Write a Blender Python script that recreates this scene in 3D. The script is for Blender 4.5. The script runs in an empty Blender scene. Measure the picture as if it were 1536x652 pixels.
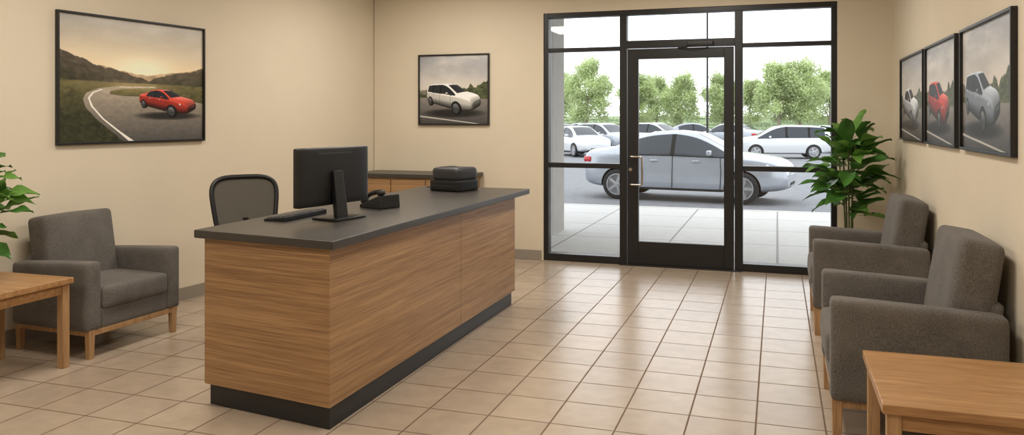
import bpy, bmesh, math, random
import numpy as np
from mathutils import Vector, Matrix
random.seed(4)
S=bpy.context.scene
COL=S.collection
F=1200.0; CS=.3148; CC=.9491; HC=1.5; HZ=178.0
def P(px,t):
    u=(px-768)/F
    return (t*(-CS+CC*u), t*(CC+CS*u))
def lin(c):
    return tuple(((v/255)/12.92 if v/255<=.04045 else ((v/255+.055)/1.055)**2.4) for v in c)
# ---------------------------------------------------------------- materials
MATS={}
def newmat(name):
    m=bpy.data.materials.new(name); m.use_nodes=True
    nt=m.node_tree; b=nt.nodes['Principled BSDF']
    return m,nt,b
def N(nt,t,**k):
    n=nt.nodes.new(t)
    for a,v in k.items(): setattr(n,a,v)
    return n
def pmat(name,rgb,rough=.5,metal=0,var=.06,nscale=20,bump=0,bscale=200,spec=.5,coat=0,emit=None,transl=0):
    if name in MATS: return MATS[name]
    m,nt,b=newmat(name); L=nt.links
    c=lin(rgb)
    tc=N(nt,'ShaderNodeTexCoord')
    no=N(nt,'ShaderNodeTexNoise'); no.inputs['Scale'].default_value=nscale; no.inputs['Detail'].default_value=3
    L.new(tc.outputs['Object'],no.inputs['Vector'])
    r=N(nt,'ShaderNodeValToRGB')
    r.color_ramp.elements[0].position=.3; r.color_ramp.elements[1].position=.7
    r.color_ramp.elements[0].color=(*[v*(1-var) for v in c],1)
    r.color_ramp.elements[1].color=(*[min(1,v*(1+var)) for v in c],1)
    L.new(no.outputs['Fac'],r.inputs['Fac']); L.new(r.outputs['Color'],b.inputs['Base Color'])
    b.inputs['Roughness'].default_value=rough; b.inputs['Metallic'].default_value=metal
    b.inputs['Specular IOR Level'].default_value=spec
    b.inputs['Coat Weight'].default_value=coat
    if bump:
        n2=N(nt,'ShaderNodeTexNoise'); n2.inputs['Scale'].default_value=bscale; n2.inputs['Detail'].default_value=2
        L.new(tc.outputs['Object'],n2.inputs['Vector'])
        bp=N(nt,'ShaderNodeBump'); bp.inputs['Strength'].default_value=bump; bp.inputs['Distance'].default_value=.004
        L.new(n2.outputs['Fac'],bp.inputs['Height']); L.new(bp.outputs['Normal'],b.inputs['Normal'])
    if emit:
        b.inputs['Emission Color'].default_value=(*lin(emit[0]),1); b.inputs['Emission Strength'].default_value=emit[1]
    if transl:
        t=N(nt,'ShaderNodeBsdfTranslucent'); L.new(r.outputs['Color'],t.inputs['Color'])
        mx=N(nt,'ShaderNodeMixShader'); mx.inputs[0].default_value=transl
        L.new(b.outputs[0],mx.inputs[1]); L.new(t.outputs[0],mx.inputs[2]); L.new(mx.outputs[0],nt.nodes['Material Output'].inputs[0])
    MATS[name]=m; return m
def wood(name,dark,light,scale,rough=.4):
    m,nt,b=newmat(name); L=nt.links
    tc=N(nt,'ShaderNodeTexCoord')
    mp=N(nt,'ShaderNodeMapping'); mp.inputs['Scale'].default_value=scale
    L.new(tc.outputs['Object'],mp.inputs['Vector'])
    n1=N(nt,'ShaderNodeTexNoise'); n1.inputs['Scale'].default_value=1; n1.inputs['Detail'].default_value=8; n1.inputs['Roughness'].default_value=.62; n1.inputs['Distortion'].default_value=.25
    L.new(mp.outputs['Vector'],n1.inputs['Vector'])
    mp2=N(nt,'ShaderNodeMapping'); mp2.inputs['Scale'].default_value=tuple(s*5 for s in scale)
    L.new(tc.outputs['Object'],mp2.inputs['Vector'])
    n2=N(nt,'ShaderNodeTexNoise'); n2.inputs['Scale'].default_value=1; n2.inputs['Detail'].default_value=3
    L.new(mp2.outputs['Vector'],n2.inputs['Vector'])
    mx=N(nt,'ShaderNodeMath',operation='MULTIPLY_ADD'); mx.inputs[1].default_value=.4
    L.new(n2.outputs['Fac'],mx.inputs[0]); 
    ml=N(nt,'ShaderNodeMath',operation='MULTIPLY'); ml.inputs[1].default_value=.6
    L.new(n1.outputs['Fac'],ml.inputs[0]); L.new(ml.outputs[0],mx.inputs[2])
    r=N(nt,'ShaderNodeValToRGB'); e=r.color_ramp.elements
    e[0].position=.35; e[1].position=.63
    e[0].color=(*lin(dark),1); e[1].color=(*lin(light),1)
    L.new(mx.outputs[0],r.inputs['Fac']); L.new(r.outputs['Color'],b.inputs['Base Color'])
    b.inputs['Roughness'].default_value=rough
    bp=N(nt,'ShaderNodeBump'); bp.inputs['Strength'].default_value=.08; bp.inputs['Distance'].default_value=.002
    L.new(mx.outputs[0],bp.inputs['Height']); L.new(bp.outputs['Normal'],b.inputs['Normal'])
    return m
def tilemat(name,c1,c2,cm,size,mortar,rough,off=(0,0),bump=.4,nvar=.12,roughm=.8,spec=.5):
    m,nt,b=newmat(name); L=nt.links
    tc=N(nt,'ShaderNodeTexCoord')
    mp=N(nt,'ShaderNodeMapping'); mp.inputs['Location'].default_value=(off[0],off[1],0)
    L.new(tc.outputs['Object'],mp.inputs['Vector'])
    br=N(nt,'ShaderNodeTexBrick'); br.offset=0; br.squash=1
    br.inputs['Scale'].default_value=1; br.inputs['Brick Width'].default_value=size; br.inputs['Row Height'].default_value=size
    br.inputs['Mortar Size'].default_value=mortar; br.inputs['Mortar Smooth'].default_value=.2
    br.inputs['Color1'].default_value=(*lin(c1),1); br.inputs['Color2'].default_value=(*lin(c2),1); br.inputs['Mortar'].default_value=(*lin(cm),1)
    L.new(mp.outputs['Vector'],br.inputs['Vector'])
    no=N(nt,'ShaderNodeTexNoise'); no.inputs['Scale'].default_value=9; no.inputs['Detail'].default_value=6
    L.new(tc.outputs['Object'],no.inputs['Vector'])
    mr=N(nt,'ShaderNodeMapRange'); mr.inputs['From Min'].default_value=.3; mr.inputs['From Max'].default_value=.7
    mr.inputs['To Min'].default_value=1-nvar; mr.inputs['To Max'].default_value=1+nvar
    L.new(no.outputs['Fac'],mr.inputs['Value'])
    mx=N(nt,'ShaderNodeMix',data_type='RGBA',blend_type='MULTIPLY'); mx.inputs[0].default_value=1
    L.new(br.outputs['Color'],mx.inputs[6]); L.new(mr.outputs[0],mx.inputs[7])
    L.new(mx.outputs[2],b.inputs['Base Color'])
    rr=N(nt,'ShaderNodeMapRange'); rr.inputs['To Min'].default_value=rough; rr.inputs['To Max'].default_value=roughm
    L.new(br.outputs['Fac'],rr.inputs['Value']); L.new(rr.outputs[0],b.inputs['Roughness'])
    bp=N(nt,'ShaderNodeBump',invert=True); bp.inputs['Strength'].default_value=bump; bp.inputs['Distance'].default_value=.003
    L.new(br.outputs['Fac'],bp.inputs['Height']); L.new(bp.outputs['Normal'],b.inputs['Normal'])
    b.inputs['Specular IOR Level'].default_value=spec
    return m
def fabric(name,rgb):
    m,nt,b=newmat(name); L=nt.links
    tc=N(nt,'ShaderNodeTexCoord')
    n1=N(nt,'ShaderNodeTexNoise'); n1.inputs['Scale'].default_value=160; n1.inputs['Detail'].default_value=2
    n2=N(nt,'ShaderNodeTexNoise'); n2.inputs['Scale'].default_value=7; n2.inputs['Detail'].default_value=2
    for n in (n1,n2): L.new(tc.outputs['Object'],n.inputs['Vector'])
    ad=N(nt,'ShaderNodeMath',operation='MULTIPLY_ADD'); ad.inputs[1].default_value=.3
    L.new(n2.outputs['Fac'],ad.inputs[0]); 
    ml=N(nt,'ShaderNodeMath',operation='MULTIPLY'); ml.inputs[1].default_value=.7
    L.new(n1.outputs['Fac'],ml.inputs[0]); L.new(ml.outputs[0],ad.inputs[2])
    r=N(nt,'ShaderNodeValToRGB'); e=r.color_ramp.elements; c=lin(rgb)
    e[0].position=.3; e[1].position=.7; e[0].color=(*[v*.62 for v in c],1); e[1].color=(*[v*1.4 for v in c],1)
    L.new(ad.outputs[0],r.inputs['Fac']); L.new(r.outputs['Color'],b.inputs['Base Color'])
    b.inputs['Roughness'].default_value=.95; b.inputs['Specular IOR Level'].default_value=.15
    b.inputs['Sheen Weight'].default_value=.1
    bp=N(nt,'ShaderNodeBump'); bp.inputs['Strength'].default_value=.35; bp.inputs['Distance'].default_value=.002
    L.new(n1.outputs['Fac'],bp.inputs['Height']); L.new(bp.outputs['Normal'],b.inputs['Normal'])
    return m
def glassmat(name,tint=(.97,.98,.98),ior=1.45):
    m=bpy.data.materials.new(name); m.use_nodes=True; nt=m.node_tree; nt.nodes.clear(); L=nt.links
    o=N(nt,'ShaderNodeOutputMaterial'); t=N(nt,'ShaderNodeBsdfTransparent'); t.inputs[0].default_value=(*tint,1)
    g=N(nt,'ShaderNodeBsdfGlossy'); g.inputs['Roughness'].default_value=.01
    fr=N(nt,'ShaderNodeFresnel'); fr.inputs['IOR'].default_value=ior
    mx=N(nt,'ShaderNodeMixShader'); L.new(fr.outputs[0],mx.inputs[0]); L.new(t.outputs[0],mx.inputs[1]); L.new(g.outputs[0],mx.inputs[2]); L.new(mx.outputs[0],o.inputs[0])
    return m
def artmat():
    m,nt,b=newmat('print_paper'); a=N(nt,'ShaderNodeVertexColor'); a.layer_name='Col'
    nt.links.new(a.outputs['Color'],b.inputs['Base Color']); b.inputs['Roughness'].default_value=.45
    b.inputs['Specular IOR Level'].default_value=.3
    return m
M_wall=pmat('wall_paint',(221,209,188),.85,var=.015,nscale=3,bump=.12,bscale=180,spec=.2)
M_ceil=pmat('ceiling_paint',(232,230,225),.9,var=.02)
M_base=pmat('baseboard_vinyl',(148,139,126),.6,var=.03)
M_floor=tilemat('floor_tile',(182,165,145),(173,156,137),(112,90,70),.322,.005,.26,off=(.1,.06),nvar=.07,spec=.45)
M_walk=tilemat('sidewalk_concrete',(196,195,192),(190,189,187),(140,139,137),1.25,.014,.85,nvar=.05)
M_asph=pmat('asphalt',(116,118,122),.9,var=.12,nscale=6)
M_cwood=wood('counter_wood',(126,92,60),(182,144,102),(.9,.9,50),.45)
M_twood=wood('table_wood',(146,104,64),(190,148,102),(2,40,40),.4)
M_twoodv=wood('leg_wood',(146,110,72),(188,150,108),(30,30,2),.45)
M_cwoodd=pmat('wood_seam',(104,76,52),.7)
M_top=pmat('counter_laminate',(62,58,54),.36,var=.25,nscale=260)
M_kick=pmat('kick_black',(30,31,34),.45)
M_fab=fabric('grey_fabric',(103,98,93))
M_frame=pmat('black_aluminium',(36,35,35),.4,metal=.2)
M_pframe=pmat('picture_frame_black',(26,25,25),.4)
M_blk=pmat('black_plastic',(24,24,26),.4)
M_blk2=pmat('dark_grey_plastic',(52,52,54),.45)
M_scr=pmat('screen_black',(10,10,12),.12)
M_steel=pmat('brushed_steel',(200,196,190),.25,metal=1)
M_mesh=pmat('chair_mesh',(92,88,80),.85,var=.2,nscale=300)
M_glass=glassmat('window_glass')
M_art=artmat()
M_leaf=pmat('leaf_green',(70,116,48),.38,var=.35,nscale=9,transl=.2)
M_leaf2=pmat('leaf_green_light',(108,152,68),.4,var=.3,nscale=9,transl=.25)
M_stem=pmat('plant_stem',(86,98,52),.6)
M_pot=pmat('ceramic_pot',(60,58,56),.4)
M_soil=pmat('potting_soil',(50,38,28),1,var=.3,nscale=80)
M_pier=tilemat('pier_stone',(172,168,162),(164,160,154),(120,116,110),.9,.008,.9,nvar=.05)
M_soffit=pmat('soffit_white',(232,232,230),.8)
M_tleaf_hazed=pmat('tree_leaf_hazed',(188,202,150),.8,var=.25,nscale=1.2,transl=.45)  # distance haze put into the leaf colour as a paler green
M_bark=pmat('tree_bark',(150,138,124),.9)
M_hedge=pmat('hedge_leaf',(150,168,128),.9,var=.4,nscale=5)
M_light=pmat('light_diffuser',(255,250,240),.5,emit=((255,246,230),3.0))
M_white=pmat('white_trim',(235,232,226),.6)
# ---------------------------------------------------------------- mesh helpers
def empty(name,loc=(0,0,0),rz=0,sc=1):
    e=bpy.data.objects.new(name,None); e.location=loc; e.rotation_euler=(0,0,rz); e.scale=(sc,)*3
    e.empty_display_size=.1; COL.objects.link(e); return e
def obj(name,me,mat=None,par=None):
    o=bpy.data.objects.new(name,me); COL.objects.link(o)
    if mat is not None:
        for mm in (mat if isinstance(mat,(list,tuple)) else [mat]): me.materials.append(mm)
    if par: o.parent=par
    return o
def mesh(name,v,f,mat=None,par=None,smooth=False):
    me=bpy.data.meshes.new(name); me.from_pydata([tuple(p) for p in v],[],f); me.update()
    bm=bmesh.new(); bm.from_mesh(me); bmesh.ops.recalc_face_normals(bm,faces=bm.faces); bm.to_mesh(me); bm.free()
    if smooth: me.polygons.foreach_set('use_smooth',[True]*len(me.polygons))
    return obj(name,me,mat,par)
def addbevel(o,b,seg=2):
    m=o.modifiers.new('bev','BEVEL'); m.width=b; m.segments=seg; m.limit_method='ANGLE'; m.angle_limit=.6
    o.data.polygons.foreach_set('use_smooth',[True]*len(o.data.polygons))
    w=o.modifiers.new('wn','WEIGHTED_NORMAL'); w.keep_sharp=False
def box(name,lo,hi,mat,par=None,bev=0,seg=2):
    x0,y0,z0=lo; x1,y1,z1=hi
    v=[(x0,y0,z0),(x1,y0,z0),(x1,y1,z0),(x0,y1,z0),(x0,y0,z1),(x1,y0,z1),(x1,y1,z1),(x0,y1,z1)]
    f=[(0,3,2,1),(4,5,6,7),(0,1,5,4),(1,2,6,5),(2,3,7,6),(3,0,4,7)]
    o=mesh(name,v,f,mat,par)
    if bev: addbevel(o,bev,seg)
    return o
def hexa(name,b4,t4,mat,par=None,bev=0,seg=2):
    o=mesh(name,list(b4)+list(t4),[(0,3,2,1),(4,5,6,7),(0,1,5,4),(1,2,6,5),(2,3,7,6),(3,0,4,7)],mat,par)
    if bev: addbevel(o,bev,seg)
    return o
def prism(name,pts,z0,z1,mat,par=None,bev=0):
    n=len(pts); v=[(x,y,z0) for x,y in pts]+[(x,y,z1) for x,y in pts]
    f=[tuple(range(n-1,-1,-1)),tuple(range(n,2*n))]+[(i,(i+1)%n,n+(i+1)%n,n+i) for i in range(n)]
    o=mesh(name,v,f,mat,par)
    if bev: addbevel(o,bev)
    return o
def softbox(name,c,size,r,mat,par=None,bulge=(0,0,0),tilt=0,cuts=12,shear=None):
    bm=bmesh.new(); bmesh.ops.create_cube(bm,size=2)
    bmesh.ops.subdivide_edges(bm,edges=bm.edges[:],cuts=cuts,use_grid_fill=True)
    h=np.array(size)/2
    for v in bm.verts:
        p=np.sin(np.array(v.co)*math.pi/2); q=p*h
        inn=np.clip(q,-(h-r),h-r); d=q-inn; n=np.linalg.norm(d)
        if n>1e-9: q=inn+d/n*r
        a=q/h
        for k in range(3):
            i,j=[m for m in range(3) if m!=k]
            q[k]+=bulge[k]*a[k]*(1-a[i]**2)*(1-a[j]**2)
        if shear is not None: q=shear(q)
        v.co=Vector(q)
    me=bpy.data.meshes.new(name); bm.to_mesh(me); bm.free()
    T=Matrix.Translation(c)@Matrix.Rotation(tilt,4,'Y')
    me.transform(T); me.polygons.foreach_set('use_smooth',[True]*len(me.polygons))
    return obj(name,me,mat,par)
def lathe(name,prof,mat,par=None,seg=32,T=None,smooth=True):
    v=[];f=[]
    for r,z in prof:
        for i in range(seg):
            a=2*math.pi*i/seg; v.append((r*math.cos(a),r*math.sin(a),z))
    for k in range(len(prof)-1):
        for i in range(seg):
            j=(i+1)%seg; f.append((k*seg+i,k*seg+j,(k+1)*seg+j,(k+1)*seg+i))
    f.append(tuple(range(seg-1,-1,-1))); f.append(tuple((len(prof)-1)*seg+i for i in range(seg)))
    if T is not None: v=[T@Vector(p) for p in v]
    o=mesh(name,v,f,mat,par,smooth)
    if smooth:
        m=o.modifiers.new('es','EDGE_SPLIT'); m.split_angle=.7
    return o
def cyl(name,p0,p1,r0,r1,mat,par=None,seg=16):
    p0=Vector(p0);p1=Vector(p1); d=p1-p0
    T=Matrix.Translation(p0)@d.to_track_quat('Z','Y').to_matrix().to_4x4()
    return lathe(name,[(r0,0),(r1,d.length)],mat,par,seg,T)
def tube(name,pts,r,mat,par=None,cyclic=False,kind='POLY',res=4):
    cu=bpy.data.curves.new(name,'CURVE'); cu.dimensions='3D'; cu.bevel_depth=r; cu.bevel_resolution=res; cu.use_fill_caps=True
    if kind=='BEZ':
        s=cu.splines.new('BEZIER'); s.bezier_points.add(len(pts)-1)
        for b,p in zip(s.bezier_points,pts): b.co=p; b.handle_left_type=b.handle_right_type='AUTO'
    else:
        s=cu.splines.new('POLY'); s.points.add(len(pts)-1)
        for b,p in zip(s.points,pts): b.co=(*p,1)
    s.use_cyclic_u=cyclic
    cu.materials.append(mat)
    o=bpy.data.objects.new(name,cu); COL.objects.link(o)
    if par: o.parent=par
    return o
# ---------------------------------------------------------------- cars
M_tyre=pmat('tyre_rubber',(34,34,36),.8); M_rim=pmat('alloy_rim',(170,172,176),.35,metal=.8)
M_cglass=pmat('car_glass',(44,52,60),.12,spec=.35,var=.02)
M_hl=pmat('headlight_lens',(205,210,216),.1); M_tl=pmat('taillight_red',(180,40,40),.2); M_well=pmat('wheel_well',(20,20,22),.9)
M_chrome=pmat('chrome_trim',(200,202,205),.15,metal=1)
def paint(n,rgb,met=.35): return pmat('paint_'+n,rgb,.25,metal=met,var=.01,coat=.7)
# x, zbottom, belt, top, w, wt, flags
SED=[(0,.42,.74,.84,.62,.50,''),(.04,.30,.88,1.00,.76,.62,''),(.24,.24,.93,1.05,.83,.66,''),(.62,.22,.945,1.07,.86,.64,'R'),(1.10,.2,.945,1.29,.865,.57,'RS'),(1.45,.2,.94,1.40,.87,.545,'S'),
 (1.93,.2,.93,1.43,.87,.55,'B'),(2.00,.2,.93,1.43,.87,.55,'S'),(2.42,.2,.92,1.38,.87,.555,'WS'),(2.86,.2,.91,1.16,.87,.61,'WS'),(3.16,.21,.905,.985,.868,.68,''),(3.64,.22,.865,.94,.85,.68,''),(3.98,.25,.79,.875,.79,.64,''),(4.13,.29,.70,.78,.72,.58,''),(4.2,.34,.58,.64,.64,.50,'')]
VAN=[(0,.40,.84,.98,.68,.58,''),(.05,.28,.95,1.28,.77,.60,'R'),(.28,.24,.96,1.48,.83,.60,'S'),(.95,.2,.955,1.53,.86,.60,'B'),(1.02,.2,.955,1.53,.86,.60,'S'),(1.95,.2,.945,1.54,.87,.60,'B'),(2.03,.2,.945,1.54,.87,.60,'S'),(2.5,.2,.935,1.46,.87,.60,'WS'),(2.98,.2,.925,1.18,.87,.65,'WS'),(3.28,.21,.92,1.02,.868,.69,''),(3.72,.23,.89,.97,.85,.69,''),(4.02,.26,.82,.90,.79,.64,''),(4.14,.29,.72,.80,.73,.58,''),(4.2,.34,.58,.66,.65,.50,'')]
CARM={}
def carmesh(kind,prof,pm):
    key=(kind,pm.name)
    if key in CARM: return CARM[key]
    V=[];FF=[];MI=[]; n=14
    for (x,zb,bl,tp,w_,wt,fl) in prof:
        half=[(0,zb),(w_*.80,zb),(w_*.965,zb+.07),(w_,(zb+bl)*.5+.03),(w_*.965,bl),(wt+.03 if tp-bl>.2 else wt*1.14,tp-.055),(wt*.9,tp),(0,tp+.025)]
        ring=half+[(-a,b) for a,b in half[6:0:-1]]
        for (yy,zz) in ring: V.append((x-2.1,yy,zz))
    for i in range(len(prof)-1):
        fl=prof[i][6]
        for j in range(n):
            a=i*n+j; b=i*n+(j+1)%n; FF.append((a,b,b+n,a+n)); jj=j if j<7 else 13-j
            mi=0
            if jj==4 and 'S' in fl: mi=1
            if jj==6 and ('W' in fl or 'R' in fl): mi=1
            if jj==0: mi=2
            if jj==4 and 'B' in fl: mi=2
            MI.append(mi)
    FF.append(tuple(range(n-1,-1,-1))); MI.append(0); L=(len(prof)-1)*n; FF.append(tuple(L+i for i in range(n))); MI.append(0)
    me=bpy.data.meshes.new('car_body'); me.from_pydata(V,[],FF); me.polygons.foreach_set('material_index',MI); me.polygons.foreach_set('use_smooth',[True]*len(FF)); me.update()
    bm=bmesh.new(); bm.from_mesh(me); bmesh.ops.recalc_face_normals(bm,faces=bm.faces)
    cl=bm.edges.layers.float.new('crease_edge'); bm.verts.ensure_lookup_table()
    for e in bm.edges:
        a,b=sorted((e.verts[0].index,e.verts[1].index))
        if b-a==n:
            j=a%n; i=a//n; jj=j if j<=7 else 14-j
            if jj==4: e[cl]=.75
            elif jj==5: e[cl]=.6
            elif jj==6: e[cl]=.5
            elif jj==2: e[cl]=.5
            elif jj==3: e[cl]=.15
        elif a//n==b//n:
            i=a//n
            ms=set(f.material_index for f in e.link_faces)
            if len(ms)>1 and 2 not in [f.material_index for f in e.link_faces if abs(f.calc_center_median().z)<.4]: e[cl]=.75
            if i in (0,len(prof)-1): e[cl]=.4
    bm.to_mesh(me); bm.free()
    for q in (pm,M_cglass,M_well): me.materials.append(q)
    o=bpy.data.objects.new('tmp',me); COL.objects.link(o)
    s=o.modifiers.new('s','SUBSURF'); s.levels=2; s.render_levels=2
    bm=bmesh.new()
    for wx in (.80-2.1,3.36-2.1):
        for sy in (-1,1):
            bmesh.ops.create_cone(bm,cap_ends=True,segments=32,radius1=.355,radius2=.355,depth=.34,matrix=Matrix.Translation((wx,sy*.82,.31))@Matrix.Rotation(math.pi/2,4,'X'))
    cm=bpy.data.meshes.new('cut'); bm.to_mesh(cm); bm.free(); cm.materials.append(M_well); co=bpy.data.objects.new('cut',cm); COL.objects.link(co)
    b=o.modifiers.new('b','BOOLEAN'); b.object=co; b.operation='DIFFERENCE'; b.solver='EXACT'
    try: b.material_mode='TRANSFER'
    except Exception: pass
    es=o.modifiers.new('es','EDGE_SPLIT'); es.split_angle=.75
    bpy.context.view_layer.update(); dg=bpy.context.evaluated_depsgraph_get()
    res=bpy.data.meshes.new_from_object(o.evaluated_get(dg)); res.name='car_body'
    bpy.data.objects.remove(o); bpy.data.objects.remove(co)
    CARM[key]=res; return res
def car(name,loc,rz,pm,kind='sedan',sc=1,detail=True):
    e=empty(name,(*loc,-.014),rz,sc); prof=SED if kind=='sedan' else VAN
    b=bpy.data.objects.new('body',carmesh(kind,prof,pm)); COL.objects.link(b); b.parent=e
    for wx in (.80-2.1,3.36-2.1):
        for s in (-1,1):
            T=Matrix.Translation((wx,s*.77,.315))@Matrix.Rotation(-s*math.pi/2,4,'X')
            lathe('tyre',[(0,-.1),(.27,-.1),(.31,-.08),(.315,0),(.31,.08),(.28,.1),(.225,.1),(.215,.03),(0,.03)],M_tyre,e,32,T)
            v=[];f=[]
            for k in range(5):
                a=k*1.2566; p=Vector((math.cos(a),math.sin(a),0)); q=Vector((-math.sin(a),math.cos(a),0)); bs=len(v)
                v+=[T@(p*.02+q*.034+Vector((0,0,.095))),T@(p*.02-q*.034+Vector((0,0,.095))),T@(p*.215-q*.028+Vector((0,0,.085))),T@(p*.215+q*.028+Vector((0,0,.085)))]
                f.append((bs,bs+1,bs+2,bs+3))
            mesh('rim_spokes',v,f,M_rim,e)
            lathe('rim_ring',[(.20,.08),(.225,.08),(.225,.1),(.20,.1),(.20,.08)],M_rim,e,32,T)
            lathe('hub',[(0,.09),(.045,.09),(.035,.105),(0,.105)],M_rim,e,16,T)
    for s in (-1,1):
        softbox('headlight',(1.87,s*.64,.705),(.34,.17,.12),.05,M_hl,e,cuts=5,shear=lambda q,s=s:np.array([q[0],q[1]-s*q[0]*.72,q[2]-q[0]*.26]))
        softbox('taillight',(-2.0,s*.68,.82),(.22,.17,.14),.05,M_tl,e,cuts=5,shear=lambda q,s=s:np.array([q[0],q[1]+s*q[0]*.55,q[2]]))
        softbox('mirror',(.64,s*.93,1.0),(.10,.17,.11),.035,pm,e,cuts=5)
        softbox('fog_lamp',(1.99,s*.62,.40),(.10,.12,.07),.03,M_well,e,cuts=4)
        if detail:
            for hx in (-.50,.36): softbox('door_handle',(hx,s*.862,.83),(.15,.035,.028),.012,M_chrome,e,cuts=4)
            tube('door_seam_a',[(-.13,s*.868,.28),(-.12,s*.874,.6),(-.12,s*.842,.93)],.007,M_well,e,res=1)
            tube('door_seam_b',[(.84,s*.868,.28),(.86,s*.874,.6),(.84,s*.842,.91)],.007,M_well,e,res=1)
            tube('door_seam_c',[(-.86,s*.842,.93),(-.84,s*.868,.78),(-.95,s*.86,.68)],.007,M_well,e,res=1)
            tube('belt_trim',[(-1.05,s*.843,.942),(-.1,s*.843,.934),(.95,s*.842,.912)],.010,M_well,e,res=1)
            tube('sill_line',[(-.88,s*.84,.25),(.88,s*.84,.25)],.022,M_well,e,res=1)
    softbox('grille',(2.06,0,.58),(.07,.62,.11),.02,M_well,e,cuts=5)
    tube('grille_trim',[(2.095,-.28,.58),(2.102,0,.582),(2.095,.28,.58)],.008,M_chrome,e)
    softbox('lower_intake',(2.055,0,.40),(.09,.80,.09),.02,M_well,e,cuts=5)
    return e
silver=paint('silver',(160,166,175)); white=paint('white',(200,203,206),.1); grey=paint('grey',(140,146,154))
# ---- software projection of the car model, used to draw the photographs printed on the posters
def gbuffer(kind,az,Wd=560,cy_=-5.2,cz=1.45):
    e=car('tmpcar',(0,0),0,white,kind,1,True); bpy.context.view_layer.update(); dg=bpy.context.evaluated_depsgraph_get()
    VV=[];NN=[];TT=[];MM=[];off=0; names=[]
    ca,sa=math.cos(az),math.sin(az)
    for o in list(e.children):
        ev=o.evaluated_get(dg); me=ev.to_mesh(); me.calc_loop_triangles()
        n=len(me.vertices); 
        if n==0: continue
        co=np.empty(n*3); me.vertices.foreach_get('co',co); co=co.reshape(-1,3)
        nn=np.empty(n*3); me.vertices.foreach_get('normal',nn); nn=nn.reshape(-1,3)
        for t in me.loop_triangles:
            TT.append([off+k for k in t.vertices])
            mt=me.materials[min(t.material_index,len(me.materials)-1)]
            nm=mt.name if mt else 'x'
            if nm not in names: names.append(nm)
            MM.append(names.index(nm))
        VV.append(co);NN.append(nn);off+=n; ev.to_mesh_clear()
    for o in list(e.children): bpy.data.objects.remove(o)
    bpy.data.objects.remove(e)
    V=np.concatenate(VV);Nn=np.concatenate(NN);T=np.array(TT)
    R=np.array([[ca,sa,0],[-sa,ca,0],[0,0,1]]); V=V@R.T; Nn=Nn@R.T
    dep=V[:,1]-cy_; sx=V[:,0]/dep; sy=-(V[:,2]-cz)/dep
    x0,x1,y0_,y1_=sx.min(),sx.max(),sy.min(),sy.max()
    k=(Wd-4)/(x1-x0); Ht=int((y1_-y0_)*k)+4
    X=(sx-x0)*k+2; Y=(sy-y0_)*k+2
    zb=np.full((Ht,Wd),1e9); nb=np.zeros((Ht,Wd,3)); pb=np.zeros((Ht,Wd,3)); mb=np.full((Ht,Wd),-1)
    for t,m in zip(T,MM):
        a,b,c=t; xa,xb,xc=X[a],X[b],X[c]; ya,yb,yc=Y[a],Y[b],Y[c]
        i0,i1=int(max(0,min(xa,xb,xc))),int(min(Wd-1,max(xa,xb,xc)+1)); j0,j1=int(max(0,min(ya,yb,yc))),int(min(Ht-1,max(ya,yb,yc)+1))
        dn=(yb-yc)*(xa-xc)+(xc-xb)*(ya-yc)
        if abs(dn)<1e-9: continue
        gx,gy=np.meshgrid(np.arange(i0,i1+1),np.arange(j0,j1+1))
        w0=((yb-yc)*(gx-xc)+(xc-xb)*(gy-yc))/dn; w1=((yc-ya)*(gx-xc)+(xa-xc)*(gy-yc))/dn; w2=1-w0-w1
        z=w0*dep[a]+w1*dep[b]+w2*dep[c]
        sub=zb[j0:j1+1,i0:i1+1]; ok=(w0>=-1e-3)&(w1>=-1e-3)&(w2>=-1e-3)&(z<sub)
        if not ok.any(): continue
        sub[ok]=z[ok]; mb[j0:j1+1,i0:i1+1][ok]=m
        nb[j0:j1+1,i0:i1+1][ok]=(w0[...,None]*Nn[a]+w1[...,None]*Nn[b]+w2[...,None]*Nn[c])[ok]
        pb[j0:j1+1,i0:i1+1][ok]=(w0[...,None]*V[a]+w1[...,None]*V[b]+w2[...,None]*V[c])[ok]
    nl=np.linalg.norm(nb,axis=2,keepdims=True); nb=nb/np.maximum(nl,1e-6)
    vd=np.array([0,cy_,cz])-pb; vd/=np.linalg.norm(vd,axis=2,keepdims=True)
    fl=(nb*vd).sum(2)<0; nb[fl]*=-1
    NV=np.clip((nb*vd).sum(2),0,1); Rf=2*NV[...,None]*nb-vd
    Ld=np.array([-.35,-.55,.76]); NL=np.clip((nb*Ld).sum(2),0,1)
    rz=Rf[...,2]; up=np.clip((rz+.02)/.1,0,1); env=up*(1.0-.45*np.clip(rz,0,1))+(1-up)*.12
    fres=.05+.95*(1-NV)**4
    ao=np.clip((pb[...,2]-.1)/.5,.4,1)
    A=np.zeros((Ht,Wd)); B=np.zeros((Ht,Wd,3))
    cd={'tyre_rubber':(22,22,23),'alloy_rim':(175,177,182),'car_glass':(24,27,32),'headlight_lens':(228,228,222),'taillight_red':(150,30,28),'wheel_well':(14,14,15),'chrome_trim':(190,190,190)}
    for i,nm in enumerate(names):
        mk=mb==i
        if nm.startswith('paint'):
            A[mk]=((.26+.86*NL**1.2)*ao)[mk]; B[mk]=(255*env*(.08+.5*fres)*ao)[mk][:,None]
        else:
            c=np.array(cd.get(nm,(60,60,60)),float); s=(.5+.6*NL)*ao; r=.30 if nm=='car_glass' else .1
            B[mk]=(c*s[...,None]+255*(env*(fres*r+(.05 if nm=='car_glass' else .02)))[...,None])[mk]
    return (A,B,(mb>=0).astype(float))
GB={'sedan':gbuffer('sedan',math.radians(42)),'van':gbuffer('van',math.radians(42))}
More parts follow.
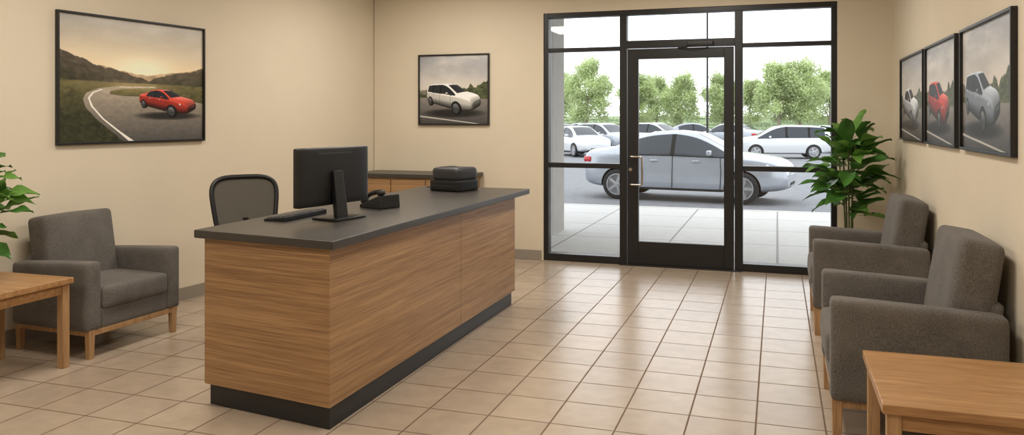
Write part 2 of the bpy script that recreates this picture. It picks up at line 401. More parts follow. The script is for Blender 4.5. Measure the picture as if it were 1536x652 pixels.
# ---------------------------------------------------------------- room
WS=.1086
def LW(y): return -4.37-WS*(8.16-y)
YB=8.16; XR=1.02; CH=3.0; YR=-2.6
box('floor',(-6,YR-.2,-.12),(XR+.2,YB+.1,0),M_floor)
box('ceiling',(-6,YR-.2,CH),(XR+.2,YB+.2,CH+.12),M_ceil)
prism('wall_left',[(LW(YR),YR),(LW(YB+.2),YB+.2),(LW(YB+.2)-.2,YB+.2),(LW(YR)-.2,YR)],0,CH,M_wall)
box('wall_right',(XR,YR,0),(XR+.2,YB+.2,CH),M_wall)
box('wall_rear',(-6,YR-.2,0),(XR+.2,YR,CH),M_wall)
SX0,SX1,SZ=-2.356,.539,2.615
wb=empty('wall_back')
box('wall_section_a',(-4.36,YB,0),(SX0,YB+.2,CH),M_wall,wb)
box('wall_section_b',(SX1,YB,0),(XR,YB+.2,CH),M_wall,wb)
box('wall_header',(SX0,YB,SZ),(SX1,YB+.2,CH),M_wall,wb)
bh=.105
prism('baseboard_left',[(LW(YR),YR),(LW(YB),YB),(LW(YB)+.014,YB),(LW(YR)+.014,YR)],0,bh,M_base)
bb=empty('baseboard_back')
box('baseboard_a',(-4.35,YB-.014,0),(SX0-.02,YB,bh),M_base,bb,.003)
box('baseboard_b',(SX1+.02,YB-.014,0),(XR-.014,YB,bh),M_base,bb,.003)
box('baseboard_right',(XR-.014,YR,0),(XR,YB-.015,bh),M_base,None,.003)
# storefront
y0,y1=YB+.015,YB+.125
w=empty('window_1')
def fr(n,x0,x1,z0,z1,par,a=y0,b=y1): return box(n,(x0,a,z0),(x1,b,z1),M_frame,par,.003)
fr('jamb_a',SX0,-2.305,0,SZ,w); fr('jamb_b',.487,SX1,0,SZ,w)
fr('head',-2.305,.487,SZ-.05,SZ,w)
fr('mullion_a',-1.543,-1.470,0,SZ-.05,w); fr('mullion_b',-.400,-.323,0,SZ-.05,w)
fr('transom_bar',-1.470,-.400,2.225,2.30,w)
for n,a,b in (('a',-2.305,-1.543),('b',-.323,.487)):
    fr('sill_'+n,a,b,0,.075,w)
    fr('midrail_'+n,a,b,.985,1.035,w)
    fr('toprail_'+n,a,b,2.205,2.245,w)
    for k,(z0,z1) in enumerate(((.075,.985),(1.035,2.205),(2.245,SZ-.05))):
        box(f'pane_{n}{k}',(a,YB+.065,z0),(b,YB+.071,z1),M_glass,w)
box('pane_transom',(-1.47,YB+.065,2.30),(-.40,YB+.071,SZ-.05),M_glass,w)
d=empty('door_1'); da,db=YB+.02,YB+.075
box('stile_a',(-1.462,da,.012),(-1.351,db,2.215),M_frame,d,.003)
box('stile_b',(-.502,da,.012),(-.408,db,2.215),M_frame,d,.003)
box('rail_top',(-1.351,da,2.11),(-.502,db,2.215),M_frame,d,.003)
box('rail_bottom',(-1.351,da,.012),(-.502,db,.245),M_frame,d,.003)
box('pane',(-1.351,YB+.045,.245),(-.502,YB+.052,2.11),M_glass,d)
box('closer_body',(-.86,YB-.04,2.225),(-.60,YB+.014,2.275),M_frame,d,.008)
tube('closer_arm',[(-.66,YB-.03,2.222),(-.80,YB-.06,2.219),(-.95,YB+.01,2.212)],.006,M_frame,d)
tube('pull_handle',[(-1.425,YB+.02,1.115),(-1.425,YB-.05,1.115),(-1.405,YB-.06,1.115),(-1.315,YB-.06,1.115),(-1.30,YB-.06,1.10),(-1.30,YB-.06,.845),(-1.315,YB-.06,.83),(-1.405,YB-.06,.83),(-1.425,YB-.05,.83),(-1.425,YB+.02,.83)],.0115,M_steel,d)
lathe('lock_cylinder',[(.0,0),(.018,0),(.018,.012),(0,.012)],M_steel,d,20,Matrix.Translation((-1.43,da,.98))@Matrix.Rotation(math.pi/2,4,'X'))
box('trim_threshold',(-1.54,YB-.03,0),(-.33,YB+.14,.012),M_frame,None,.002)
# ceiling lights
for i,(lx,ly) in enumerate([(-3.5,.6),(-3.3,3.6),(-3.1,6.6),(-.7,.6),(-.7,3.6),(-.7,6.4)]):
    e=empty('ceiling_light',(lx,ly,0))
    box('housing',(-.32,-.62,CH-.03),(.32,.62,CH),M_white,e,.004)
    box('diffuser',(-.29,-.59,CH-.034),(.29,.59,CH-.029),M_light,e)
    la=bpy.data.lights.new('troffer_lamp','AREA'); la.shape='RECTANGLE'; la.size=.56; la.size_y=1.16
    la.energy=30; la.color=(1,.94,.855)
    lo=bpy.data.objects.new('lamp',la); COL.objects.link(lo); lo.parent=e; lo.location=(0,0,CH-.04)
# ---------------------------------------------------------------- art
def inpoly(X,Y,pts):
    m=np.zeros(X.shape,bool); n=len(pts)
    for i in range(n):
        x0,y0_=pts[i]; x1,y1_=pts[(i+1)%n]
        if y0_==y1_: continue
        c=((Y<y0_)!=(Y<y1_))&(X<(x1-x0)*(Y-y0_)/(y1_-y0_)+x0); m^=c
    return m
def sn(X,Y,sx,sy,seed):
    r=np.random.RandomState(seed); g=r.rand(64,64)
    a=(X*sx)%63; b=(Y*sy)%63; i=a.astype(int); j=b.astype(int); fa=a-i; fb=b-j
    fa=fa*fa*(3-2*fa); fb=fb*fb*(3-2*fb)
    i2=(i+1)%64; j2=(j+1)%64
    return (g[i,j]*(1-fa)*(1-fb)+g[i2,j]*fa*(1-fb)+g[i,j2]*(1-fa)*fb+g[i2,j2]*fa*fb)
def fbm(X,Y,sx,sy,seed,oc=5):
    s=0;a=.5
    for k in range(oc): s=s+a*sn(X,Y,sx*2**k,sy*2**k,seed+k); a*=.55
    return s/(.5*(1-.55**oc)/.45)
def blend(img,m,c):
    m=np.clip(np.asarray(m,float),0,1)[...,None]; img[:]=img*(1-m)+np.asarray(c,float)*m
def poly(img,X,Y,pts,c): blend(img,inpoly(X,Y,pts),c)
def drawcar(img,X,Y,cx,cy,wd,col,kind='sedan',ysq=1.0):
    A,B,M=GB[kind]; H_,W_=A.shape; ht=wd*H_/W_*ysq
    u=(X-cx)/wd+.5; v=(Y-cy)/ht+.5
    blend(img,np.clip(1.35-(((u-.5)/.54)**2+((v-.94)/.14)**2),0,1)*.8,(24,22,22))
    fx=np.clip(u*W_-.5,0,W_-2); fy=np.clip(v*H_-.5,0,H_-2); i=fx.astype(int); j=fy.astype(int); a=(fx-i)[...,None]; b=(fy-j)[...,None]
    C=np.clip(np.array(col,float)*A[...,None]*1.1+B,0,255); Q=np.concatenate([C*M[...,None],M[...,None]],2)
    q=Q[j,i]*(1-a)*(1-b)+Q[j,i+1]*a*(1-b)+Q[j+1,i]*(1-a)*b+Q[j+1,i+1]*a*b
    q=q*((u>0)&(u<1)&(v>0)&(v<1))[...,None]
    img[:]=img*(1-q[...,3:])+q[...,:3]
def art_road(U,V):
    X=82+U*222; Y=12+V*207; img=np.zeros(U.shape+(3,))
    g=np.clip(V/.42,0,1)[...,None]; img[:]=np.array((176,172,166))*(1-g)+np.array((240,216,176))*g
    cl=fbm(U,V,2.5,7,11)
    blend(img,np.clip((cl-.5)*3,0,1)*.55*np.clip(1.1-V/.42,0,1),(226,221,212)); blend(img,np.clip((.47-cl)*3,0,1)*.45*np.clip(1.1-V/.4,0,1),(140,137,134))
    blend(img,.95*np.exp(-(((X-205)/52)**2+((Y-96)/28)**2)),(255,246,216))
    def ridge(pts,c,c2,amp,seed,dp=40,al=1):
        line=np.interp(X,[p[0] for p in pts],[p[1] for p in pts])+amp*(fbm(U,U*0,14,1,seed)-.5)*2
        tex=fbm(U,V-line/207,26,30,seed+30)
        k=np.clip((Y-line)/dp,0,1)[...,None]
        cc=(np.array(c)*(1-k)+np.array(c2)*k)*(.68+.64*tex[...,None]); blend(img,np.clip((Y-line)*1.2,0,1)*al,cc)
    ridge([(82,92),(140,92),(180,101),(215,103),(240,98),(304,86)],(186,158,126),(150,128,96),3,3,20,.85)
    ridge([(82,66),(95,72),(115,84),(135,90),(160,98),(185,106),(215,113),(304,118)],(92,82,70),(62,60,42),5,4)
    ridge([(82,118),(215,112),(235,106),(255,98),(275,96),(304,86)],(98,88,72),(58,58,40),4,5)
    ridge([(82,116),(140,121),(200,119),(304,120)],(100,94,60),(50,52,34),1.5,6,60)
    blend(img,(Y>119)*np.clip((fbm(U,V,50,70,8,3)-.5)*3,0,1)*.35,(120,112,74))
    blend(img,(Y>119)*np.exp(-(((X-190)/60)**2+((Y-124)/12)**2))*.5,(220,196,138))
    road=[(222,123),(165,125),(135,130),(119,138),(114,148),(118,162),(132,180),(152,200),(172,219),(304,219),(304,152),(262,144),(215,142),(172,142),(152,139),(152,134),(170,129.5),(224,126)]
    k=np.clip((Y-125)/90,0,1)[...,None]
    blend(img,inpoly(X,Y,road),(np.array((180,166,146))*(1-k)+np.array((86,83,80))*k)*(.9+.2*fbm(U,V,40,60,15,3)[...,None]))
    poly(img,X,Y,[(140,131),(127,137),(121,146),(125,160),(140,180),(164,203),(180,219),(188,219),(167,202),(143,180),(128,160),(123.5,147),(129,138),(142,132)],(238,234,224))
    poly(img,X,Y,[(165,126),(220,124.6),(220,125.4),(168,127.2)],(226,210,184))
    drawcar(img,X,Y,244,153,96,(170,50,36),'sedan',1.08)
    return np.clip(img*1.06,0,255)
def art_small(col,kind,cx=.5,cy=.62,wd=.8,asp=1.08,sky=((160,162,168),(212,204,194)),gr=(76,82,56),ysq=1,seed=7):
    def f(U,V):
        X=U*asp; img=np.zeros(U.shape+(3,))
        g=np.clip(V/.5,0,1)[...,None]; img[:]=np.array(sky[0])*(1-g)+np.array(sky[1])*g
        cl=fbm(U,V,2.2,5,seed)
        blend(img,np.clip((cl-.48)*3.5,0,1)*.7*np.clip(1.2-V/.5,0,1),(228,224,218)); blend(img,np.clip((.46-cl)*3.5,0,1)*.5*np.clip(1.2-V/.5,0,1),(130,130,138))
        tx=fbm(U,V,30,40,seed+9,4)[...,None]
        h=.50+.06*(fbm(U,U*0,8,1,seed+2)-.5)*2-.05*np.abs(U-.4); blend(img,np.clip((V-h)*90,0,1),np.array((116,114,100))*(.7+.6*tx))
        h2=.50+.16*(fbm(U,U*0,16,1,seed+3)-.5)-.14*np.clip(U-.55,0,1)*2; blend(img,np.clip((V-h2)*90,0,1)*(U>.45),np.array(gr)*(.5+.95*tx))
        blend(img,V>.57,np.array(gr)*(.6+.8*tx)*1.05)
        k=np.clip((V-.62)/.38,0,1)[...,None]
        blend(img,np.clip((V-.61-.03*U)*120,0,1),(np.array((138,132,126))*(1-k)+np.array((70,69,70))*k)*(.92+.16*tx))
        poly(img,U,V,[(0,.88),(.9,1),(.8,1),(0,.90)],(190,186,180))
        drawcar(img,X,V,cx*asp,cy,wd*asp,col,kind,ysq)
        return np.clip(img*1.05,0,255)
    return f
def picture(name,c,wd,ht,rz,fn,res=300):
    e=empty(name,c,rz); t=.028; fw=.016; hw,hh=wd/2,ht/2
    box('frame_top',(-hw,-t,hh-fw),(hw,0,hh),M_pframe,e,.002); box('frame_bottom',(-hw,-t,-hh),(hw,0,-hh+fw),M_pframe,e,.002)
    box('frame_side_a',(-hw,-t,-hh+fw),(-hw+fw,0,hh-fw),M_pframe,e,.002); box('frame_side_b',(hw-fw,-t,-hh+fw),(hw,0,hh-fw),M_pframe,e,.002)
    box('backing',(-hw+fw,-.008,-hh+fw),(hw-fw,0,hh-fw),M_pframe,e)
    iw,ih=wd-2*fw,ht-2*fw; nx=res; ny=int(res*ih/iw)
    u=np.linspace(0,1,nx); v=np.linspace(0,1,ny); U,V=np.meshgrid(u,v)
    c3=np.clip(fn(U,V),0,255)/255; c3=np.where(c3<=.04045,c3/12.92,((c3+.055)/1.055)**2.4)
    verts=np.stack([(U-.5)*iw,np.full(U.shape,-.011),(.5-V)*ih],-1).reshape(-1,3)
    idx=np.arange(nx*ny).reshape(ny,nx)
    f=np.stack([idx[:-1,:-1],idx[1:,:-1],idx[1:,1:],idx[:-1,1:]],-1).reshape(-1,4)
    me=bpy.data.meshes.new('print'); me.from_pydata(verts.tolist(),[],f.tolist()); me.update()
    at=me.color_attributes.new('Col','FLOAT_COLOR','POINT')
    at.data.foreach_set('color',np.concatenate([c3.reshape(-1,3),np.ones((nx*ny,1))],1).ravel())
    obj('print',me,M_art,e)
angL=math.atan(WS)
ym=(4.297+5.636)/2
picture('framed_road_poster',(LW(ym)+.003,ym,1.789),1.347,.95,math.pi/2-angL,art_road,480)
picture('framed_car_poster',(-3.38,YB-.002,1.82),.84,.78,0,art_small((212,210,204),'van',.5,.64,.80,1.08,ysq=1.05,seed=21),340)
for k,(a,b,col,kd) in enumerate(((7.53,6.41,(170,174,180),'sedan'),(6.33,5.30,(162,44,36),'van'),(5.17,4.10,(128,138,152),'van'))):
    picture('framed_car_poster',(XR-.002,(a+b)/2,1.665),abs(a-b),.68,-math.pi/2,art_small(col,kd,.42,.62,.72,1.6,((158,162,168),(212,202,190)),ysq=.86,seed=31+k*7),320)
# ---------------------------------------------------------------- counter
c=empty('reception_counter')
prism('kick_base',[(-2.835,3.50),(-2.05,3.385),(-2.04,6.135),(-2.835,6.135)],0,.112,M_kick,c,.002)
prism('body_panel',[(-2.86,3.485),(-2.04,3.368),(-2.02,6.165),(-2.86,6.165)],.110,.880,M_cwood,c,.002)
prism('countertop',[(-2.895,3.445),(-1.995,3.322),(-1.95,6.345),(-2.895,6.345)],.878,.92,M_top,c,.004)
box('panel_seam',(-2.035,5.02,.11),(-2.0275,5.022,.878),M_cwoodd,c)
# credenza
c=empty('credenza_cabinet')
box('carcass',(-4.28,7.62,.08),(-3.07,8.145,.88),M_cwood,c)
box('kick',(-4.25,7.66,0),(-3.09,8.14,.08),M_kick,c)
box('top',(-4.31,7.59,.88),(-3.03,8.145,.92),M_top,c,.004)
for k in range(3):
    box('door_%d'%k,(-4.265+k*.40,7.603,.1),(-4.265+k*.40+.388,7.62,.86),M_cwood,c,.003)
    box('pull_%d'%k,(-4.1+k*.40,7.588,.70),(-3.98+k*.40,7.603,.71),M_steel,c,.003)
# ---------------------------------------------------------------- armchair
def armchair(loc,rz,sc=1):
    e=empty('armchair',(*loc,0),rz,sc)
    hw=.425; at=.125
    def sh(q): return np.array([q[0],q[1],q[2]+(.018*q[0]/.35 if q[2]>0 else 0)])
    for n,s in (('a',1),('b',-1)):
        softbox('arm_'+n,(0.0,s*(hw-at/2),.418),(.73,at,.456),.026,M_fab,e,(0,.003,.003),shear=sh)
    softbox('seat_base',(.01,0,.265),(.69,.61,.15),.018,M_fab,e,cuts=8)
    softbox('seat_cushion',(.06,0,.40),(.63,.595,.155),.032,M_fab,e,(.012,.004,.016))
    softbox('back_cushion',(-.245,0,.64),(.185,.60,.60),.034,M_fab,e,(.018,.004,.008),tilt=-.16)
    softbox('back_shell',(-.300,0,.44),(.09,.60,.46),.025,M_fab,e,tilt=-.14,cuts=8)
    for n,s in (('a',1),('b',-1)):
        box('side_rail_'+n,(-.35,s*.375-.02,.155),(.35,s*.375+.02,.195),M_twoodv,e,.004)
        for m,x in (('front',.335),('rear',-.335)):
            y=s*.375; a=.024; b=.019
            hexa(f'leg_{m}_{n}',[(x-b,y-b,0),(x+b,y-b,0),(x+b,y+b,0),(x-b,y+b,0)],[(x-a,y-a,.20),(x+a,y-a,.20),(x+a,y+a,.20),(x-a,y+a,.20)],M_twoodv,e,.003)
    box('front_rail',(.315,-.36,.155),(.352,.36,.195),M_twoodv,e,.004)
    box('rear_rail',(-.352,-.36,.155),(-.315,.36,.195),M_twoodv,e,.004)
    return e
armchair((.60,4.41),math.pi); armchair((.60,6.32),math.pi)
armchair((-4.365,4.27),-.05,.91)
# ---------------------------------------------------------------- tables
def table(loc,wx,wy,h):
    e=empty('side_table',(*loc,0)); a,b=wx/2,wy/2
    box('top',(-a,-b,h-.035),(a,b,h),M_twood,e,.004)
    for i,(sx,sy) in enumerate(((1,1),(1,-1),(-1,1),(-1,-1))):
        x,y=sx*(a-.04),sy*(b-.04); box('leg_%d'%i,(x-.024,y-.024,0),(x+.024,y+.024,h-.034),M_twoodv,e,.003)
    box('apron_a',(-a+.06,-b+.028,h-.095),(a-.06,-b+.048,h-.034),M_twood,e); box('apron_b',(-a+.06,b-.048,h-.095),(a-.06,b-.028,h-.034),M_twood,e)
    box('apron_c',(-a+.028,-b+.06,h-.095),(-a+.048,b-.06,h-.034),M_twood,e); box('apron_d',(a-.048,-b+.06,h-.095),(a-.028,b-.06,h-.034),M_twood,e)
table((.675,3.42),.65,.70,.50)
table((-4.35,3.48),.60,.58,.54)
# ---------------------------------------------------------------- plants
def plant(name,loc,pr,ph,z0,z1,rad,n,seed,L0=.17,L1=.27,wf=.42,stems=6):
    e=empty(name,loc); rnd=random.Random(seed)
    lathe('pot',[(0,0),(pr*.72,0),(pr*.78,.01),(pr,ph-.03),(pr*1.04,ph-.03),(pr*1.04,ph),(pr*.9,ph),(pr*.88,ph-.03),(0,ph-.03)],M_pot,e)
    lathe('soil',[(0,ph-.04),(pr*.87,ph-.04),(pr*.87,ph-.028),(0,ph-.025)],M_soil,e)
    V=[[],[]];Fc=[[],[]]
    st=[]
    for s in range(stems):
        a=2*math.pi*s/stems+rnd.uniform(-.4,.4); top=rnd.uniform(.72,1.0) if s else 1.0
        rr=rnd.uniform(.25,.6)*rad if s else .02
        p0=Vector((.03*math.cos(a),.03*math.sin(a),ph-.03)); p2=Vector((rr*math.cos(a),rr*math.sin(a),z0+(z1-z0)*top-.12))
        p1=p0.lerp(p2,.5)+Vector((-.15*rr*math.cos(a),-.15*rr*math.sin(a),.05))
        pts=[p0,p1,p2]; tube('stem_%d'%s,pts,.007,M_stem,e,kind='BEZ',res=2); st.append((p0,p1,p2,a))
    for i in range(n):
        p0,p1,p2,a=st[i%stems]
        f=rnd.uniform(0,1)**.8; zlo=(z0-p0.z)/max(.01,(p2.z-p0.z)); f=max(0.02,zlo)+(1-max(0.02,zlo))*f
        b=p0*(1-f)**2+p1*2*f*(1-f)+p2*f*f
        an=rnd.uniform(0,2*math.pi); el=rnd.uniform(-.1,.75)+(f>.9)*.45
        L=rnd.uniform(L0,L1); W=L*wf*rnd.uniform(.85,1.1)
        d=Vector((math.cos(an)*math.cos(el),math.sin(an)*math.cos(el),math.sin(el)))
        side=Vector((-math.sin(an),math.cos(an),0)); roll=rnd.uniform(-.5,.5)
        up=side.cross(d)*-1
        if up.z<0: up=-up
        side=(side*math.cos(roll)+up*math.sin(roll)); up=d.cross(side); up=up if up.z>0 else -up
        k=rnd.random()<.45; VV,FF=V[k],Fc[k]; base=len(VV)
        pet=L*.3; K=9
        b2=b+d*pet
        for q in (b,b2):
            for o_ in (side*.0025,-side*.0025,up*.003): VV.append(q+o_)
        FF+= [(base,base+1,base+4,base+3),(base+1,base+2,base+5,base+4),(base+2,base,base+3,base+5)]
        base=len(VV)
        droop=rnd.uniform(.25,.7)
        for j in range(K):
            s=j/(K-1); ww=W*.5*(math.sin(math.pi*min(1,s**.85))**.8)*(1-.15*s)+.0005
            ctr=b2+d*(L*s)-Vector((0,0,1))*droop*L*s*s*.55
            wav=.012*math.sin(s*9+i)
            VV+= [ctr-side*ww+up*(ww*.35+wav), ctr-side*ww*.5+up*ww*.12, ctr, ctr+side*ww*.5+up*ww*.12, ctr+side*ww+up*(ww*.35-wav)]
        for j in range(K-1):
            for m in range(4):
                q=base+j*5+m; FF.append((q,q+1,q+6,q+5))
    for k,nm,mt in ((0,'foliage_dark',M_leaf),(1,'foliage_light',M_leaf2)):
        for i_,p in enumerate(V[k]):
            X_=p[0]+loc[0]; Y_=p[1]+loc[1]
            X_=min(X_,XR-.02); Y_=min(Y_,YB-.03); X_=max(X_,LW(Y_)+.02)
            V[k][i_]=Vector((X_-loc[0],Y_-loc[1],p[2]))
        me=bpy.data.meshes.new(nm); me.from_pydata([tuple(p) for p in V[k]],[],Fc[k]); me.update()
        me.polygons.foreach_set('use_smooth',[True]*len(me.polygons)); obj(nm,me,mt,e)
    return e
plant('potted_plant',(.60,7.60,0),.15,.36,.60,1.50,.30,100,3,.21,.32,.50)
plant('potted_plant',(-4.46,3.48,.541),.09,.15,.20,.80,.22,62,8,.14,.22,.5)
# ---------------------------------------------------------------- desk items
ZT=.92
m=empty('computer_monitor',(-2.45,4.11,ZT),-.19)
softbox('panel',(-.022,0,.2475),(.042,.60,.335),.009,M_blk,m,(.006,0,0),cuts=8)
box('screen',(-.0465,-.288,.092),(-.0425,.288,.403),M_scr,m)
box('back_vents',(.0,-.14,.375),(.0025,.14,.385),M_blk2,m)
hexa('neck',[(.025,-.045,.01),(.062,-.045,.01),(.062,.045,.01),(.025,.045,.01)],[(-.01,-.04,.28),(.024,-.04,.28),(.024,.04,.28),(-.01,.04,.28)],M_blk,m,.006)
softbox('stand_base',(.03,0,.007),(.19,.26,.014),.006,M_blk,m,cuts=6)
k=empty('keyboard',(-2.70,4.09,ZT),0)
hexa('body',[(-.07,-.22,0),(.07,-.22,0),(.07,.22,0),(-.07,.22,0)],[(-.07,-.22,.012),(.07,-.22,.026),(.07,.22,.026),(-.07,.22,.012)],M_blk,k,.003)
kv=[];kf=[]
for r in range(5):
    for q in range(15):
        x=-.058+r*.0245; y=-.208+q*.0282; z=.0125+(x+.07)*.1; b=len(kv)
        for zz,ins in ((z,0),(z+.006,.003)):
            kv+=[(x+ins,y+ins,zz),(x+.021-ins,y+ins,zz),(x+.021-ins,y+.0245-ins,zz),(x+ins,y+.0245-ins,zz)]
        kf+=[(b+4,b+5,b+6,b+7)]+[(b+i,b+(i+1)%4,b+4+(i+1)%4,b+4+i) for i in range(4)]
mesh('keys',kv,kf,M_blk2,k)
ph=empty('desk_phone',(-2.47,4.70,ZT),-.35,.9)
hexa('body',[(-.11,-.10,0),(.11,-.10,0),(.11,.10,0),(-.11,.10,0)],[(-.11,-.10,.025),(.10,-.10,.10),(.10,.10,.10),(-.11,.10,.025)],M_blk,ph,.008)
def slz(x): return .025+(x+.11)*(.075/.21)
hexa('display',[(.03,-.015,slz(.03)),(.08,-.015,slz(.08)),(.08,.085,slz(.08)),(.03,.085,slz(.03))],[(.028,-.015,slz(.03)+.004),(.078,-.015,slz(.08)+.004),(.078,.085,slz(.08)+.004),(.028,.085,slz(.03)+.004)],M_blk2,ph)
kv=[];kf=[]
for r in range(4):
    for q in range(4):
        x=-.09+r*.027; y=-.012+q*.025; b=len(kv)
        kv+=[(x,y,slz(x)),(x+.018,y,slz(x+.018)),(x+.018,y+.017,slz(x+.018)),(x,y+.017,slz(x))]
        kv+=[(x,y,slz(x)+.006),(x+.018,y,slz(x+.018)+.006),(x+.018,y+.017,slz(x+.018)+.006),(x,y+.017,slz(x)+.006)]
        kf+=[(b+4,b+5,b+6,b+7)]+[(b+i,b+(i+1)%4,b+4+(i+1)%4,b+4+i) for i in range(4)]
mesh('buttons',kv,kf,pmat('phone_keys',(150,150,150),.5),ph)
tube('handset_grip',[(-.09,-.065,.06),(-.05,-.065,.09),(.03,-.065,.118),(.085,-.065,.124)],.016,M_blk,ph,kind='BEZ')
softbox('handset_ear',(.085,-.065,.114),(.05,.052,.036),.014,M_blk,ph,cuts=6,tilt=-.3)
softbox('handset_mouth',(-.09,-.065,.050),(.05,.052,.036),.014,M_blk,ph,cuts=6,tilt=-.3)
pr=empty('printer',(-2.49,6.02,ZT),-.25,.92)
softbox('body_lower',(0,0,.05),(.32,.30,.10),.015,M_blk,pr,cuts=8)
softbox('body_upper',(.005,0,.148),(.30,.295,.115),.035,M_blk2,pr,cuts=10)
box('paper_slot',(-.163,-.10,.035),(-.159,.10,.070),M_blk2,pr)
box('output_tray',(-.24,-.09,.02),(-.15,.09,.028),M_blk,pr,.003)
box('side_groove',(-.14,-.1525,.045),(.14,-.1495,.05),M_blk2,pr)
box('control_panel',(-.10,-.09,.204),(-.04,.09,.209),M_blk,pr,.002)
# ---------------------------------------------------------------- office chair
def office_chair(loc,rz):
    e=empty('office_chair',(*loc,0),rz)  # faces +X
    for i in range(5):
        a=i*2*math.pi/5; p=(math.cos(a)*.29,math.sin(a)*.29,.075)
        cyl('spoke_%d'%i,(0,0,.11),p,.024,.015,M_blk,e)
        for s in (-1,1):
            q=Vector((math.cos(a)*.29-math.sin(a)*.016*s,math.sin(a)*.29+math.cos(a)*.016*s,.03))
            dd=Vector((-math.sin(a),math.cos(a),0))*.009
            cyl('caster',q-dd,q+dd,.03,.03,M_blk,e,16)
        cyl('caster_stem',(p[0],p[1],.03),(p[0],p[1],.085),.008,.008,M_blk,e,8)
    cyl('gas_lift',(0,0,.08),(0,0,.44),.027,.02,M_blk,e)
    box('mechanism',(-.12,-.08,.43),(.1,.08,.47),M_blk,e,.01)
    softbox('seat',(.02,0,.505),(.48,.48,.075),.035,M_mesh,e,(0,0,.01))
    tube('spine',[(-.1,0,.45),(-.26,0,.47),(-.31,0,.60),(-.29,0,.78)],.02,M_blk,e,kind='BEZ')
    z0,z1=.62,1.075
    def bx(y,z): return -.27-(z-.62)*.20+.25*y*y*2.0*.5
    outl=[]
    for i in range(48):
        a=2*math.pi*i/48; cx=math.copysign(abs(math.cos(a))**.5,math.cos(a)); sx=math.copysign(abs(math.sin(a))**.5,math.sin(a))
        z=(z0+z1)/2+sx*(z1-z0)/2; y=cx*(.195+.055*(z-z0)/(z1-z0)); outl.append((bx(y,z),y,z))
    tube('back_frame',outl,.017,M_blk,e,True)
    v=[];f=[];R=10; K=48
    for r in range(R+1):
        s=r/R
        for (x,y,z) in outl:
            yy=y*s; zz=(z0+z1)/2+(z-(z0+z1)/2)*s; v.append((bx(yy,zz),yy,zz))
    for r in range(R):
        for i in range(K): f.append((r*K+i,r*K+(i+1)%K,(r+1)*K+(i+1)%K,(r+1)*K+i))
    mesh('back_mesh',v,f,M_mesh,e,True)
    for s in (-1,1):
        tube('arm_support',[(0,s*.2,.47),(0,s*.28,.50),(0,s*.285,.67)],.016,M_blk,e)
        softbox('arm_pad',(0.02,s*.285,.685),(.24,.075,.03),.012,M_blk,e,cuts=6)
office_chair((-3.45,4.74),-.68)
# ---------------------------------------------------------------- exterior
box('sidewalk',(-30,YB+.1,-.15),(30,13.75,-.002),M_walk)
box('parking_lot',(-120,13.75,-.3),(120,160,-.02),M_asph)
box('trim_curb',(-30,13.6,-.14),(30,13.76,.001),pmat('curb_concrete',(190,188,184),.9))
box('entrance_pier',(-3.7,YB+.2,0),(-2.74,10.5,3.1),M_pier)
box('entrance_canopy',(-6,YB+.2,3.1),(5,12.2,3.4),M_soffit)
box('exterior_wall',(-9,YB+.21,0),(-3.71,YB+.5,3.6),M_pier)
e=empty('parking_lamp_post',(*P(1061,20),-.02)); cyl('pole',(0,0,0),(0,0,6.5),.03,.022,M_frame,e); box('lamp_head',(-.4,-.12,6.5),(.1,.12,6.6),M_frame,e,.02)
car('silver_sedan_car',(-1.61,15.55),-.14,silver,'sedan',.90)
for (px,t,rz,pm,kd,sc) in ((1172,31,math.pi+.15,white,'van',.82),(868,33,-.9,white,'sedan',.85),(908,38,-.7,silver,'van',.85),(842,38,-.6,silver,'sedan',.9),(985,41,-.5,white,'van',.85),(1095,41,2.6,silver,'sedan',.9),(880,43,-.4,silver,'sedan',.9),(1040,43,.3,grey,'sedan',.9),(1235,36,2.8,grey,'sedan',.85)):
    car('parked_car',P(px,t),rz,pm,kd,sc,False)
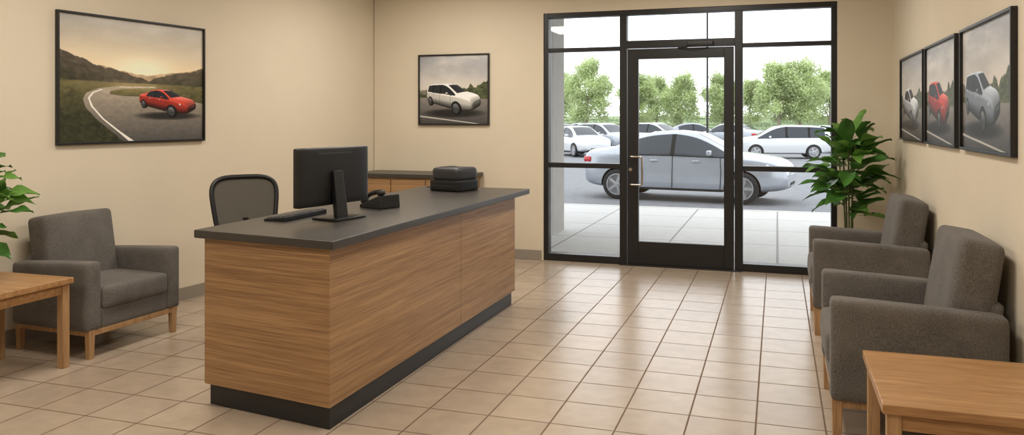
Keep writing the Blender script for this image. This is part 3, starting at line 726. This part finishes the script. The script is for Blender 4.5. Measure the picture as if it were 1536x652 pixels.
def treemesh(seed):
    rnd=random.Random(seed); V=[];Fq=[]
    cl=[]
    for i in range(46):
        a=rnd.uniform(0,6.28); h=rnd.uniform(0,1)**.85; r=(.3+.85*math.sin(math.pi*(h*.78+.16)))*rnd.uniform(.2,1)
        cl.append((Vector((math.cos(a)*r*.95,math.sin(a)*r*.95,1.25+h*2.5)),rnd.uniform(.30,.46)))
    for i in range(12000):
        c_,r=rnd.choice(cl); d_=Vector((rnd.gauss(0,1),rnd.gauss(0,1),rnd.gauss(0,1))).normalized()*r*rnd.uniform(.4,1.15)
        p=c_+d_; n_=Vector((rnd.gauss(0,1),rnd.gauss(0,1),rnd.gauss(0,1)+.6)).normalized(); t=n_.orthogonal().normalized(); b_=n_.cross(t); s=rnd.uniform(.024,.05); q=len(V)
        V+=[p-t*s*1.4,p-b_*s,p+t*s*1.4,p+b_*s]; Fq.append((q,q+1,q+2,q+3))
    me=bpy.data.meshes.new('foliage'); me.from_pydata([tuple(v) for v in V],[],Fq); me.materials.append(M_tleaf_hazed); return me
TM=[treemesh(i) for i in range(3)]
for i,(px,t,sc) in enumerate([(880,49,1.28),(955,54,1.2),(1022,52,1.1),(1085,52,1.12),(1125,60,1.15),(1168,48,1.22),(1200,48,1.27),(1245,52,1.2),(838,60,1.25),(985,62,1.2)]):
    x,y=P(px,t); e=empty('street_tree',(x,y,-.02),i*1.3,sc)
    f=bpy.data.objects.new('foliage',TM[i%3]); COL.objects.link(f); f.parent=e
    cyl('trunk',(0,0,0),(0,0,2.3),.09,.05,M_bark,e,8)
    for k in range(4):
        a=k*1.57+i; cyl('branch_%d'%k,(0,0,1.2+.15*k),(math.cos(a)*.5,math.sin(a)*.5,2.2+.2*k),.035,.015,M_bark,e,6)
bm=bmesh.new(); bmesh.ops.create_cube(bm,size=1); bmesh.ops.subdivide_edges(bm,edges=bm.edges[:],cuts=14,use_grid_fill=True)
rnd=random.Random(2)
for v in bm.verts: v.co=Vector((v.co.x*60+rnd.uniform(-.5,.5),v.co.y*1.2+rnd.uniform(-.12,.12),max(-.42,v.co.z*.9+rnd.uniform(-.12,.12))))
me=bpy.data.meshes.new('hedge'); bm.to_mesh(me); bm.free(); o=obj('boxwood_hedge',me,M_hedge); o.location=(0,76,.74); o.scale=(1,1,1.8)
# ---------------------------------------------------------------- world + camera
W=bpy.data.worlds.new('World'); S.world=W; W.use_nodes=True
bg=W.node_tree.nodes['Background']; bg.inputs[0].default_value=(.95,.97,1,1); bg.inputs[1].default_value=2.8
cam=bpy.data.cameras.new('Camera'); co=bpy.data.objects.new('Camera',cam); COL.objects.link(co)
cam.sensor_width=36; cam.lens=36*F/1536; cam.shift_y=-(326-HZ)/1536; cam.clip_start=.05; cam.clip_end=500
co.location=(0,0,HC); co.rotation_euler=(math.pi/2,0,math.atan2(CS,CC)); S.camera=co
S.view_settings.view_transform='Standard'; S.view_settings.look='None'; S.view_settings.exposure=0
